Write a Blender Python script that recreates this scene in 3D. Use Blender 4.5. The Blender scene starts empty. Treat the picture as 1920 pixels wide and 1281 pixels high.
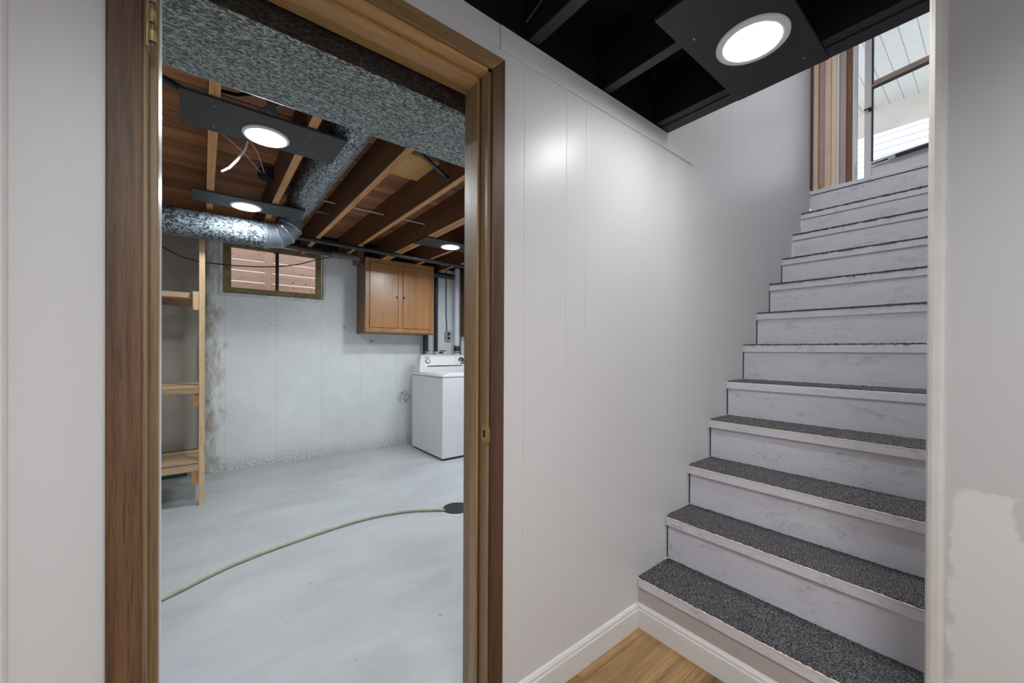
import bpy, bmesh, math, random
from mathutils import Vector, Matrix
random.seed(7)
S = bpy.context.scene
COL = S.collection
PI = math.pi

# ------------------------------------------------------------------ camera
YAW, PIT, ROLL, FPX, CY = .6705, -.0034, -.0047, 729.963, 658.88
fw = Vector((math.sin(YAW)*math.cos(PIT), math.cos(YAW)*math.cos(PIT), math.sin(PIT)))
rt = Vector((math.cos(YAW), -math.sin(YAW), 0)); dn = fw.cross(rt)
c_, s_ = math.cos(ROLL), math.sin(ROLL)
rt, dn = c_*rt + s_*dn, -s_*rt + c_*dn
cam = bpy.data.objects.new('camera', bpy.data.cameras.new('camera'))
COL.objects.link(cam)
cam.matrix_world = Matrix(((rt.x, -dn.x, -fw.x, 0), (rt.y, -dn.y, -fw.y, 0), (rt.z, -dn.z, -fw.z, 1.215), (0, 0, 0, 1)))
cam.data.sensor_width = 36; cam.data.lens = FPX*36/1920
cam.data.shift_y = (CY-640.5)/1920; cam.data.clip_start = .02; cam.data.clip_end = 200
S.camera = cam

# ------------------------------------------------------------------ world, lights, exposure
W = bpy.data.worlds.new('world'); S.world = W; W.use_nodes = True
bg = W.node_tree.nodes['Background']; bg.inputs[0].default_value = (.80, .88, 1, 1); bg.inputs[1].default_value = 1.9
LAMP_HALL, LAMP_LAUNDRY = 67.0, 160.0
S.view_settings.view_transform = 'Standard'; S.view_settings.look = 'None'
S.view_settings.exposure = 0.5; S.view_settings.gamma = 1.0; S.view_settings.use_curve_mapping = False

def area(name, loc, size, power, color=(1, 1, 1), rot=(0, 0, 0)):
    l = bpy.data.lights.new(name, 'AREA'); l.shape = 'RECTANGLE'; l.size, l.size_y = size; l.energy = power; l.color = color
    o = bpy.data.objects.new(name, l); o.location = loc; o.rotation_euler = rot; COL.objects.link(o); return o
# unseen fill lights added to brighten the hall, laundry room and stairwell
area('hall_fill', (.1, -.62, 2.2), (.8, .8), 23, (1, .995, .985)).data.spread = math.radians(160)
area('laundry_fill', (2.4, 2.6, 2.2), (.5, .5), 20, (.93, .97, 1))
area('stairwell_fill', (2.15, .5, 4.95), (.7, .7), 17, (1, .99, .98), (0, -.1, 0)).data.spread = math.radians(110)

# ------------------------------------------------------------------ materials
def nt(name):
    m = bpy.data.materials.new(name); m.use_nodes = True
    return m, m.node_tree.nodes, m.node_tree.links, m.node_tree.nodes['Principled BSDF']
def rgb(r, g, b):
    f = lambda c: (c/255/12.92) if c/255 <= .04045 else ((c/255+.055)/1.055)**2.4
    return (f(r), f(g), f(b), 1)
def coord(N, L, scale=(1, 1, 1), kind='Object'):
    t = N.new('ShaderNodeTexCoord'); mp = N.new('ShaderNodeMapping'); mp.inputs['Scale'].default_value = scale
    L.new(t.outputs[kind], mp.inputs[0]); return mp.outputs[0]
def wcoord(N, L, scale=(1, 1, 1)):
    t = N.new('ShaderNodeNewGeometry'); mp = N.new('ShaderNodeMapping'); mp.inputs['Scale'].default_value = scale
    L.new(t.outputs['Position'], mp.inputs[0]); return mp.outputs[0]
def noise(N, L, v, scale, detail=4, rough=.55, dist=0):
    n = N.new('ShaderNodeTexNoise'); n.inputs['Scale'].default_value = scale; n.inputs['Detail'].default_value = detail
    n.inputs['Roughness'].default_value = rough; n.inputs['Distortion'].default_value = dist; L.new(v, n.inputs['Vector']); return n.outputs['Fac']
def ramp(N, L, f, stops, interp='LINEAR'):
    r = N.new('ShaderNodeValToRGB'); r.color_ramp.interpolation = interp; e = r.color_ramp.elements
    e[0].position, e[0].color = stops[0]; e[1].position, e[1].color = stops[-1]
    for p, c in stops[1:-1]:
        x = e.new(p); x.color = c
    L.new(f, r.inputs[0]); return r.outputs[0]
def mix(N, L, f, a, b, mode='MIX'):
    x = N.new('ShaderNodeMix'); x.data_type = 'RGBA'; x.blend_type = mode
    for i, s in ((0, f), (6, a), (7, b)):
        if hasattr(s, 'is_linked') or hasattr(s, 'links'): L.new(s, x.inputs[i])
        else: x.inputs[i].default_value = s
    return x.outputs[2]
def math_(N, L, op, a, b=0., clamp=False):
    x = N.new('ShaderNodeMath'); x.operation = op; x.use_clamp = clamp
    for i, s in ((0, a), (1, b)):
        if hasattr(s, 'links'): L.new(s, x.inputs[i])
        else: x.inputs[i].default_value = s
    return x.outputs[0]
def bump(N, L, P, h, strength=.3, dist=.002):
    b = N.new('ShaderNodeBump'); b.inputs['Strength'].default_value = strength; b.inputs['Distance'].default_value = dist
    L.new(h, b.inputs['Height']); L.new(b.outputs[0], P.inputs['Normal'])
G = lambda v: (v, v, v, 1)
def rnd(N):
    return N.new('ShaderNodeObjectInfo').outputs['Random']

def plain(name, col, rough=.5, metal=0, var=.06, scale=9, bmp=.15, spec=.5):
    m, N, L, P = nt(name); v = coord(N, L)
    n = noise(N, L, v, scale, 5)
    c2 = tuple(max(0, x*(1-2.2*var)) for x in col[:3])+(1,)
    c1 = tuple(min(1, x*(1+var)) for x in col[:3])+(1,)
    L.new(ramp(N, L, n, [(.3, c2), (.7, c1)]), P.inputs['Base Color'])
    P.inputs['Roughness'].default_value = rough; P.inputs['Metallic'].default_value = metal
    P.inputs['Specular IOR Level'].default_value = spec
    if bmp: bump(N, L, P, noise(N, L, v, scale*14, 3), bmp, .001)
    return m

def wood(name, dark, light, axis='z', rough=.5, fine=60, vary=.25, contrast=1., bmp=.25, streak=None):
    m, N, L, P = nt(name)
    lo = .035
    sc = {'x': (lo, 1, 1), 'y': (1, lo, 1), 'z': (1, 1, lo)}[axis]
    t = N.new('ShaderNodeTexCoord'); ad = N.new('ShaderNodeVectorMath'); ad.operation = 'ADD'
    cb = N.new('ShaderNodeCombineXYZ'); r = rnd(N)
    for i, k in enumerate((7.3, 5.1, 9.7)): L.new(math_(N, L, 'MULTIPLY', r, k), cb.inputs[i])
    L.new(t.outputs['Object'], ad.inputs[0]); L.new(cb.outputs[0], ad.inputs[1])
    mp = N.new('ShaderNodeMapping'); mp.inputs['Scale'].default_value = sc; L.new(ad.outputs[0], mp.inputs[0]); v = mp.outputs[0]
    big = noise(N, L, v, fine*.18, 3, .6, 1.2); fn = noise(N, L, v, fine*3.2, 4, .65)
    f = math_(N, L, 'ADD', math_(N, L, 'MULTIPLY', big, .62), math_(N, L, 'MULTIPLY', fn, .38))
    w = .17/contrast
    c = ramp(N, L, f, [(.5-w, dark), (.5, tuple((a+b)/2 for a, b in zip(dark, light))), (.5+w, light)])
    hs = N.new('ShaderNodeHueSaturation'); L.new(c, hs.inputs['Color'])
    L.new(math_(N, L, 'ADD', math_(N, L, 'MULTIPLY', r, vary*2), 1-vary), hs.inputs['Value'])
    out = hs.outputs[0]
    # pores
    pr = noise(N, L, v, fine*7, 2, .5)
    out = mix(N, L, math_(N, L, 'MULTIPLY', ramp(N, L, pr, [(.58, G(0)), (.68, G(1))]), .45), out, tuple(x*.45 for x in dark[:3])+(1,))
    L.new(out, P.inputs['Base Color']); P.inputs['Roughness'].default_value = rough
    bump(N, L, P, fn, bmp, .0012)
    return m

def galvanised(name, dark, light, scale=90, stretch=(1, 1, 1), rough=.45, metal=.75, thr=(.35, .62)):
    m, N, L, P = nt(name); v = coord(N, L, stretch)
    n = noise(N, L, v, scale, 6, .75, .6); n2 = noise(N, L, v, scale*.12, 3)
    vo = N.new('ShaderNodeTexVoronoi'); vo.inputs['Scale'].default_value = scale*.9; L.new(v, vo.inputs['Vector'])
    sp = N.new('ShaderNodeSeparateColor'); L.new(vo.outputs['Color'], sp.inputs[0])
    f = math_(N, L, 'ADD', math_(N, L, 'MULTIPLY', n, .6), math_(N, L, 'MULTIPLY', sp.outputs[0], .35))
    f = math_(N, L, 'ADD', f, math_(N, L, 'MULTIPLY', n2, .1))
    L.new(ramp(N, L, f, [(thr[0], dark), (thr[1], light)]), P.inputs['Base Color'])
    P.inputs['Metallic'].default_value = metal; P.inputs['Roughness'].default_value = rough
    bump(N, L, P, n, .35, .001)
    return m

def painted_wall(name, col, rough=.37, grime=.0, patches=(), brush=(60, 60, 6)):
    m, N, L, P = nt(name); v = wcoord(N, L)
    n = noise(N, L, v, 1.3, 3); base = mix(N, L, math_(N, L, 'MULTIPLY', n, .22), col, tuple(x*.86 for x in col[:3])+(1,))
    for (c0, hs, ax, pc) in patches:          # patch of newer paint: centre, half size, facing axis, colour
        sp = N.new('ShaderNodeSeparateXYZ'); L.new(v, sp.inputs[0])
        dn_ = math_(N, L, 'MULTIPLY', math_(N, L, 'SUBTRACT', noise(N, L, v, 18, 4), .5), .06)
        prod = None
        for i in range(3):
            if i == ax: continue
            d = math_(N, L, 'ABSOLUTE', math_(N, L, 'SUBTRACT', sp.outputs[i], c0[i]))
            e = math_(N, L, 'MULTIPLY', math_(N, L, 'SUBTRACT', math_(N, L, 'ADD', dn_, hs[i]), d), 120, True)
            prod = e if prod is None else math_(N, L, 'MULTIPLY', prod, e)
        base = mix(N, L, prod, base, pc)
    vb = wcoord(N, L, brush)
    if grime:
        g = noise(N, L, wcoord(N, L, (5, 5, 14)), 1.2, 6, .7, .5)
        g2 = noise(N, L, wcoord(N, L, (6, 22, 60)), 2.2, 4, .6)
        mk = math_(N, L, 'MULTIPLY', ramp(N, L, g, [(.51, G(0)), (.74, G(1))]), ramp(N, L, g2, [(.40, G(0)), (.72, G(1))]))
        base = mix(N, L, math_(N, L, 'MULTIPLY', mk, grime), base, rgb(70, 66, 68))
    L.new(base, P.inputs['Base Color']); P.inputs['Roughness'].default_value = rough
    h = math_(N, L, 'ADD', noise(N, L, vb, 1.5, 3), math_(N, L, 'MULTIPLY', noise(N, L, v, 160, 2), .8))
    bump(N, L, P, h, .16, .0012)
    return m

def concrete_wall():
    m, N, L, P = nt('painted_concrete'); v = wcoord(N, L); sp = N.new('ShaderNodeSeparateXYZ'); L.new(v, sp.inputs[0])
    X, Z = sp.outputs[0], sp.outputs[2]
    n = noise(N, L, v, 2.2, 6, .65)
    base = ramp(N, L, n, [(.25, rgb(206, 210, 211)), (.75, rgb(224, 228, 229))])
    # worn, thinly painted concrete low down; shadow and dirt behind the shelves painted brown
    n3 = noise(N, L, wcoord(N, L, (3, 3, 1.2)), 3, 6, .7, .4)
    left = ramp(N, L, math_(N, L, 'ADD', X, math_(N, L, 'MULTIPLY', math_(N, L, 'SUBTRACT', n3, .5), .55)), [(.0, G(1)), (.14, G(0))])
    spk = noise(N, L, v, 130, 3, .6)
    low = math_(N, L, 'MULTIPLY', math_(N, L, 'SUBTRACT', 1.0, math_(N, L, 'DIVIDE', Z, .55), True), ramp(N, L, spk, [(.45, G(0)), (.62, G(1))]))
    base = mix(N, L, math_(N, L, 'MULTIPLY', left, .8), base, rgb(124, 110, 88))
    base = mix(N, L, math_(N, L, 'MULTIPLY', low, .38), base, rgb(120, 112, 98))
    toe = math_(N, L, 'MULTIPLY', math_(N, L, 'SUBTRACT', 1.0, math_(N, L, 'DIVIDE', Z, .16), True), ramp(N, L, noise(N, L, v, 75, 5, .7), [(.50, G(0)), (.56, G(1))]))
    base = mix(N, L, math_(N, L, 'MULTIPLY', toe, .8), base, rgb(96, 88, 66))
    # pinholes and chips
    for s, a, b, k in ((46, .70, .73, .75), (14, .73, .76, .7)):
        base = mix(N, L, math_(N, L, 'MULTIPLY', ramp(N, L, noise(N, L, v, s, 3, .6), [(a, G(0)), (b, G(1))]), k), base, rgb(70, 64, 54))
    # chipped patch beside the washer, round rust stain, yellow spot
    for cx, cz, r, c, k in ((2.03, .60, .10, rgb(48, 50, 54), 1), (1.615, 1.307, .045, rgb(96, 92, 62), 1), (1.298, 1.471, .028, rgb(186, 176, 96), 0)):
        dx = math_(N, L, 'SUBTRACT', X, cx); dz = math_(N, L, 'SUBTRACT', Z, cz)
        d = math_(N, L, 'SQRT', math_(N, L, 'ADD', math_(N, L, 'MULTIPLY', dx, dx), math_(N, L, 'MULTIPLY', dz, dz)))
        mk = math_(N, L, 'MULTIPLY', math_(N, L, 'SUBTRACT', r, d), 60 if k == 0 else 30, True)
        if k: mk = math_(N, L, 'MULTIPLY', mk, ramp(N, L, noise(N, L, wcoord(N, L, (1, 1, .6)), 60, 3), [(.50, G(0)), (.56, G(1))]))
        base = mix(N, L, math_(N, L, 'MULTIPLY', mk, .85), base, c)
    # board marks of the formwork, pores
    w = math_(N, L, 'PINGPONG', math_(N, L, 'SUBTRACT', X, .17), .22)
    ln = math_(N, L, 'LESS_THAN', w, .003)
    base = mix(N, L, math_(N, L, 'MULTIPLY', ln, .2), base, rgb(120, 122, 122))
    L.new(base, P.inputs['Base Color']); P.inputs['Roughness'].default_value = .7
    seam = math_(N, L, 'MULTIPLY', ln, -.5)
    h = math_(N, L, 'ADD', math_(N, L, 'ADD', noise(N, L, wcoord(N, L, (30, 30, 3)), 2, 4), spk), seam)
    bump(N, L, P, h, .35, .003)
    return m

def concrete_floor():
    m, N, L, P = nt('painted_floor'); v = wcoord(N, L)
    n = noise(N, L, wcoord(N, L, (1, 2.2, 1)), 1.6, 7, .62, .5)
    base = ramp(N, L, n, [(.3, rgb(164, 168, 171)), (.7, rgb(186, 190, 193))])
    base = mix(N, L, math_(N, L, 'MULTIPLY', ramp(N, L, noise(N, L, v, 24, 3, .5), [(.735, G(0)), (.75, G(1))]), .7), base, rgb(80, 80, 80))
    sc = noise(N, L, wcoord(N, L, (14, 5, 1)), 2.2, 5, .7, 1.5)
    base = mix(N, L, math_(N, L, 'MULTIPLY', ramp(N, L, sc, [(.62, G(0)), (.75, G(1))]), .22), base, rgb(120, 122, 126))
    L.new(base, P.inputs['Base Color']); P.inputs['Roughness'].default_value = .42
    bump(N, L, P, noise(N, L, v, 30, 6), .15, .003)
    return m

def carpet_mat():
    m, N, L, P = nt('carpet'); v = coord(N, L)
    n = noise(N, L, v, 260, 2, .6); n2 = noise(N, L, v, 6, 3)
    c = ramp(N, L, n, [(.36, rgb(30, 30, 34)), (.5, rgb(70, 69, 73)), (.64, rgb(140, 138, 140))])
    L.new(mix(N, L, math_(N, L, 'MULTIPLY', n2, .35), c, rgb(58, 57, 60)), P.inputs['Base Color'])
    P.inputs['Roughness'].default_value = .95; P.inputs['Specular IOR Level'].default_value = .1
    bump(N, L, P, n, .9, .004); return m

def emis(name, strength, col=(1, 1, 1, 1)):
    m, N, L, P = nt(name); P.inputs['Base Color'].default_value = (1, 1, 1, 1)
    P.inputs['Emission Color'].default_value = col; P.inputs['Emission Strength'].default_value = strength
    n = noise(N, L, coord(N, L), 3, 1); L.new(ramp(N, L, n, [(0, G(.95)), (1, G(1))]), P.inputs['Base Color']); return m

def glass_mat(name, tint=(.97, .98, .98, 1), dirt=0.):
    m, N, L, P = nt(name); out = N['Material Output']
    tr = N.new('ShaderNodeBsdfTransparent'); tr.inputs[0].default_value = tint
    gl = N.new('ShaderNodeBsdfGlossy'); gl.inputs['Roughness'].default_value = .03
    fr = N.new('ShaderNodeFresnel'); fr.inputs[0].default_value = 1.45
    ms = N.new('ShaderNodeMixShader'); L.new(fr.outputs[0], ms.inputs[0]); L.new(tr.outputs[0], ms.inputs[1]); L.new(gl.outputs[0], ms.inputs[2])
    res = ms.outputs[0]
    if dirt:
        df = N.new('ShaderNodeBsdfDiffuse'); df.inputs[0].default_value = rgb(96, 76, 64)
        v = coord(N, L); f = math_(N, L, 'ADD', math_(N, L, 'MULTIPLY', ramp(N, L, noise(N, L, v, 34, 3), [(.69, G(0)), (.73, G(1))]), .8), dirt*.12, True)
        m2 = N.new('ShaderNodeMixShader'); L.new(f, m2.inputs[0]); L.new(res, m2.inputs[1]); L.new(df.outputs[0], m2.inputs[2]); res = m2.outputs[0]
    L.new(res, out.inputs[0]); return m

M = {}
WHITE = rgb(214, 214, 216)
M['wall'] = painted_wall('wall_paint', WHITE)
M['wall_patch'] = painted_wall('wall_paint_patched', rgb(184, 184, 186), .5, patches=(((1.45, .03, .50), (9, .05, .38), 0, rgb(202, 202, 203)), ((1.45, -.01, .40), (9, .075, .38), 0, rgb(202, 202, 203))))
M['stair'] = painted_wall('stair_paint', rgb(213, 212, 221), .5, .8, brush=(8, 5, 60))
M['stair_patch'] = painted_wall('stair_paint_patched', rgb(213, 212, 221), .5, .8, patches=(((1.97, .50, .545), (9, .075, .05), 0, rgb(214, 214, 220)),), brush=(8, 5, 60))
M['stair_low'] = painted_wall('stair_paint_foot', rgb(184, 176, 176), .5, .5, brush=(8, 5, 60))
M['trimw'] = plain('white_trim', rgb(222, 222, 222), .35, var=.02, bmp=.05)
M['trimline'] = plain('aged_white_trim', rgb(200, 198, 196), .4, var=.04, bmp=.1)
M['cream'] = plain('cream_chip', rgb(218, 213, 203), .6, var=.05)
M['black'] = plain('black_paint', rgb(22, 22, 24), .45, var=.15, scale=5, bmp=.2)
M['blackboard'] = plain('black_board_paint', rgb(33, 34, 36), .5, var=.05, scale=4, bmp=.1)
M['boardgrey'] = plain('charcoal_board_paint', rgb(48, 49, 49), .55, var=.06, scale=5, bmp=.1)
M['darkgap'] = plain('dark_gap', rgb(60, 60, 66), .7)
M['casing_r'] = wood('walnut_stain', rgb(50, 32, 21), rgb(104, 74, 52), 'z', .45, 60, .08)
M['casing_l'] = wood('worn_walnut_stain', rgb(44, 28, 20), rgb(128, 92, 62), 'z', .5, 55, .08, 1.2)
M['casing_h'] = wood('oak_stain_head', rgb(104, 80, 52), rgb(160, 130, 90), 'x', .5, 60, .05)
M['jamb'] = wood('oak_stain', rgb(106, 84, 58), rgb(168, 140, 106), 'z', .4, 50, .08)
M['jamb_h'] = wood('oak_stain_soffit', rgb(146, 106, 60), rgb(196, 158, 106), 'x', .45, 50, .06)
M['groove'] = wood('dark_oak', rgb(60, 38, 18), rgb(100, 68, 36), 'z', .5, 50, .05)
M['joist'] = wood('joist_wood', rgb(72, 46, 30), rgb(126, 84, 54), 'y', .65, 34, .1, .9)
M['joist_edge'] = wood('joist_edge_wood', rgb(158, 108, 62), rgb(218, 166, 108), 'y', .6, 40, .08)
M['subfloor'] = wood('subfloor_wood', rgb(104, 64, 42), rgb(196, 134, 86), 'x', .65, 26, .28, .9)
M['ply'] = wood('plywood', rgb(196, 146, 78), rgb(224, 178, 108), 'x', .6, 18, .05)
M['pine'] = wood('pine', rgb(158, 130, 94), rgb(208, 182, 144), 'z', .6, 40, .08)
M['pinex'] = wood('pine_board', rgb(140, 112, 82), rgb(200, 172, 134), 'x', .65, 40, .18)
M['cab'] = wood('cabinet_wood', rgb(146, 100, 60), rgb(178, 130, 86), 'z', .28, 12, .03, .7, .12)
M['cab_dark'] = wood('cabinet_side_wood', rgb(98, 70, 46), rgb(128, 96, 66), 'z', .4, 14, .03, .7)
M['vinyl'] = wood('vinyl_plank', rgb(88, 60, 34), rgb(190, 152, 104), 'x', .42, 22, .10, 1.1, .12)
M['olive'] = plain('olive_frame', rgb(132, 118, 80), .6, var=.2, scale=20)
M['mull'] = plain('dark_mullion', rgb(36, 33, 32), .5)
M['deck'] = wood('cedar_board', rgb(232, 196, 170), rgb(250, 226, 206), 'x', .7, 22, .06)
M['duct'] = galvanised('galvanised_spangle', rgb(72, 79, 80), rgb(186, 196, 194), 190, (.8, 2.2, 2.2), .5, .35, (.47, .70))
M['ductdark'] = galvanised('dark_duct', rgb(22, 19, 17), rgb(80, 72, 66), 190, (.8, 2, 2.2), .6, .2, (.52, .74))
M['duct2'] = galvanised('galvanised_round', rgb(42, 48, 54), rgb(142, 152, 160), 95, (1, 1, 1), .55, .2, (.42, .66))
M['duct3'] = galvanised('galvanised_branch', rgb(50, 56, 62), rgb(186, 198, 206), 120, (1.6, .8, 1), .4, .6, (.42, .66))
M['elbow'] = plain('galvanised_elbow', rgb(140, 150, 162), .38, .7, var=.15, scale=14)
M['pipe'] = plain('black_pipe', rgb(34, 36, 42), .35, var=.15)
M['pipeg'] = plain('grey_pipe', rgb(84, 86, 90), .4)
M['pvc'] = plain('white_pipe', rgb(206, 210, 222), .35, var=.03)
M['steel'] = plain('steel', rgb(170, 172, 174), .35, .8, var=.1)
M['brass'] = plain('brass', rgb(196, 178, 118), .38, .6, var=.2, scale=60)
M['darkhole'] = plain('dark_hole', rgb(14, 12, 11), .8)
M['white'] = plain('white_enamel', rgb(214, 215, 219), .3, var=.015, scale=2, bmp=.02)
M['offwhite'] = plain('white_plastic', rgb(226, 226, 230), .32, var=.015, bmp=0)
M['greyline'] = plain('grey_print', rgb(120, 122, 126), .5)
M['dark'] = plain('dark_plastic', rgb(38, 42, 48), .5)
M['chrome'] = plain('chrome', rgb(206, 208, 212), .18, .9, var=.05)
M['hose'] = plain('tan_hose', rgb(166, 160, 138), .5, var=.12, scale=30)
M['drain'] = plain('drain_iron', rgb(26, 31, 43), .5, var=.2, scale=60)
M['teal'] = plain('teal_board', rgb(52, 84, 80), .4)
M['wire_w'] = plain('white_cable', rgb(214, 212, 208), .5, var=.05)
M['navy'] = plain('dark_strap', rgb(28, 34, 52), .5)
M['lens_l'] = emis('lamp_lens_laundry', LAMP_LAUNDRY, (.90, .96, 1, 1))
M['lens_h'] = emis('lamp_lens_hall', LAMP_HALL, (1, .985, .96, 1))
M['ring'] = plain('lamp_ring', rgb(214, 216, 218), .4, var=.01, bmp=0)
M['carpet'] = carpet_mat()
M['conc'] = concrete_wall(); M['cfloor'] = concrete_floor()
M['peach'] = plain('tan_door_paint', rgb(214, 186, 164), .5, var=.03)
M['peach2'] = plain('pale_tan_paint', rgb(222, 200, 182), .5, var=.03)
M['mauve'] = plain('shaded_tan_paint', rgb(176, 158, 154), .5, var=.05)  # tan frame paint darkened as shade on the jamb; the knob shares it
M['rawwood'] = wood('raw_wood', rgb(96, 64, 44), rgb(142, 104, 76), 'z', .6, 40, .05)
M['stormw'] = plain('storm_door_white', rgb(206, 206, 210), .4, var=.02)
M['bronze'] = plain('bronze_rail', rgb(164, 142, 128), .4, var=.05)
M['glass'] = glass_mat('clear_glass'); M['dirty'] = glass_mat('dirty_glass', (.93, .9, .88, 1), 1.)
M['soffitw'] = plain('soffit_vinyl', rgb(228, 228, 222), .5, var=.02)
M['beam'] = plain('beige_beam', rgb(222, 214, 204), .6, var=.06, scale=3)
M['siding'] = plain('white_siding', rgb(244, 245, 248), .5, var=.01)
M['ground'] = plain('pale_paving', rgb(176, 172, 166), .8, var=.08)

# ------------------------------------------------------------------ mesh helpers
class B:
    def __init__(s): s.bm = bmesh.new(); s.mats = []
    def box(s, x0, y0, z0, x1, y1, z1):
        r = bmesh.ops.create_cube(s.bm, size=1)['verts']
        for v in r:
            v.co = Vector(((x0+x1)/2+v.co.x*abs(x1-x0), (y0+y1)/2+v.co.y*abs(y1-y0), (z0+z1)/2+v.co.z*abs(z1-z0)))
        return s
    def cyl(s, p0, p1, r, n=16, r2=None):
        p0, p1 = Vector(p0), Vector(p1); d = p1-p0
        q = d.to_track_quat('Z', 'Y').to_matrix().to_4x4()
        bmesh.ops.create_cone(s.bm, cap_ends=True, segments=n, radius1=r, radius2=r if r2 is None else r2, depth=d.length,
                              matrix=Matrix.Translation((p0+p1)/2) @ q)
        return s
    def tube(s, pts, r, n=8):
        pts = [Vector(p) for p in pts]; rings = []; nrm = None
        rs = r if isinstance(r, (list, tuple)) else [r]*len(pts)
        for i, p in enumerate(pts):
            t = (pts[min(i+1, len(pts)-1)]-pts[max(i-1, 0)]).normalized()
            if nrm is None:
                nrm = t.orthogonal().normalized()
            nrm = (nrm - t*nrm.dot(t)).normalized(); b = t.cross(nrm)
            rings.append([s.bm.verts.new(p + rs[i]*(math.cos(a)*nrm+math.sin(a)*b)) for a in [2*PI*k/n for k in range(n)]])
        for a, b in zip(rings, rings[1:]):
            for k in range(n): s.bm.faces.new((a[k], a[(k+1) % n], b[(k+1) % n], b[k]))
        s.bm.faces.new(rings[0][::-1]); s.bm.faces.new(rings[-1]); return s
    def prism(s, poly, axis, a, b):
        """polygon (list of 2-tuples in the other two axes, in xyz order) extruded along axis"""
        def P(u, v, w): return {'x': (w, u, v), 'y': (u, w, v), 'z': (u, v, w)}[axis]
        A = [s.bm.verts.new(P(u, v, a)) for u, v in poly]; C = [s.bm.verts.new(P(u, v, b)) for u, v in poly]
        n = len(poly)
        s.bm.faces.new(A[::-1]); s.bm.faces.new(C)
        for k in range(n): s.bm.faces.new((A[k], A[(k+1) % n], C[(k+1) % n], C[k]))
        return s
    def ring(s, c, r0, r1, z0, z1, n=48, dome=0):
        """flat ring lying in xy"""
        prof = [(r0, z1), (r0, z0), ((r0+r1)/2, z0-dome), (r1, z0+dome*.5), (r1, z1)]
        vs = [[s.bm.verts.new((c[0]+r*math.cos(a), c[1]+r*math.sin(a), z)) for r, z in prof] for a in [2*PI*k/n for k in range(n)]]
        m = len(prof)
        for k in range(n):
            a, b = vs[k], vs[(k+1) % n]
            for j in range(m): s.bm.faces.new((a[j], a[(j+1) % m], b[(j+1) % m], b[j]))
        return s
    def build(s, name, mat, parent=None, bev=0, smooth=False, label=None, kind=None, at=None):
        bm = s.bm; bmesh.ops.recalc_face_normals(bm, faces=bm.faces[:])
        me = bpy.data.meshes.new(name)
        if at is None:
            if parent is not None: at = Vector((0, 0, 0))
            else:
                xs = [v.co for v in bm.verts]; mn = [min(c[i] for c in xs) for i in range(3)]; mx = [max(c[i] for c in xs) for i in range(3)]
                at = Vector(((mn[0]+mx[0])/2, (mn[1]+mx[1])/2, mn[2]))
            off = at + (Vector(parent.get('_o', (0, 0, 0))) if parent is not None else Vector((0, 0, 0)))
        else: at = Vector(at); off = at
        for v in bm.verts: v.co -= off
        bm.to_mesh(me); bm.free()
        o = bpy.data.objects.new(name, me); COL.objects.link(o); me.materials.append(mat)
        if parent is not None: o.parent = parent; o.location = off - Vector(parent.get('_o', (0, 0, 0))); o['_o'] = tuple(off)
        else: o.location = off; o['_o'] = tuple(off)
        if bev:
            b = o.modifiers.new('bevel', 'BEVEL'); b.width = bev; b.segments = 2; b.limit_method = 'ANGLE'
        if smooth:
            for p in me.polygons: p.use_smooth = True
            try: me.set_sharp_from_angle(angle=math.radians(38))
            except Exception: pass
        if label: o['label'] = label
        if kind: o['kind'] = kind
        return o
def thing(name, loc, label, cat, group=None, kind=None):
    o = bpy.data.objects.new(name, None); COL.objects.link(o); o.location = loc; o['_o'] = tuple(loc); o.empty_display_size = .1
    return tag(o, label, cat, group, kind)
def tag(o, label, cat, group=None, kind=None):
    o['label'] = label; o['category'] = cat
    if group: o['group'] = group
    if kind: o['kind'] = kind
    return o
def st(name, b, mat, label, cat, bev=0):
    return tag(b.build(name, mat, bev=bev), label, cat, kind='structure')
def bx(*a): return B().box(*a)

# ------------------------------------------------------------------ SETTING: floors
fl = st('floor', bx(-.4, -1.7, -.08, 1.53, 1.0, -.008), M['black'], 'hallway floor of warm brown wood-look planks', 'floor')
y = 1.0
seams = [1.0, .952, .723] + [.723-.229*k for k in range(1, 11)]
for i in range(len(seams)-1):
    y1, y0 = seams[i], seams[i+1]
    cuts = [-.30] + ([.42] if i % 2 else [-.05, 1.1]) + [1.515] if i != 2 else [-.30, .9, 1.515]
    for a, b in zip(cuts, cuts[1:]):
        bx(a+.0008, y0+.0008, -.008, b-.0008, y1-.0008, 0).build('plank', M['vinyl'], fl, bev=.001)
st('floor', bx(-1.1, 1.0, -.1, 3.8, 4.9, 0), M['cfloor'], 'pale grey-blue painted concrete floor of the laundry room', 'floor')

# partition wall (front face y = 1) with the doorway
wf = B()
wf.box(-.45, 1.006, 0, -.095, 1.115, 2.255).box(-.095, 1.006, 2.09, .70, 1.115, 2.255).box(.70, 1.006, 0, 1.735, 1.115, 2.255).box(1.735, 1.006, 0, 3.94, 1.115, 5.0)
wf = st('wall_front', wf, M['wall'], 'white painted partition wall between the doorway and the stairs', 'wall')
def panel(x0, x1, z0, z1, **k): return bx(x0+.0003, 1.0, z0, x1-.0003, 1.008, z1).build('panel', M['wall'], wf, bev=.0007, **k)
panel(-.30, -.100, 0, 2.252)
panel(-.100, .6995, 2.136, 2.252)
bx(.7, 1.0, 2.1735, .7385, 1.008, 2.252).build('panel', M['wall'], wf, bev=.0007)
for a, b in ((.70, .842), (.842, 1.045), (1.045, 1.151), (1.151, 1.975)): panel(a, b, 0, 2.172 if a > .71 else 2.172)
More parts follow.
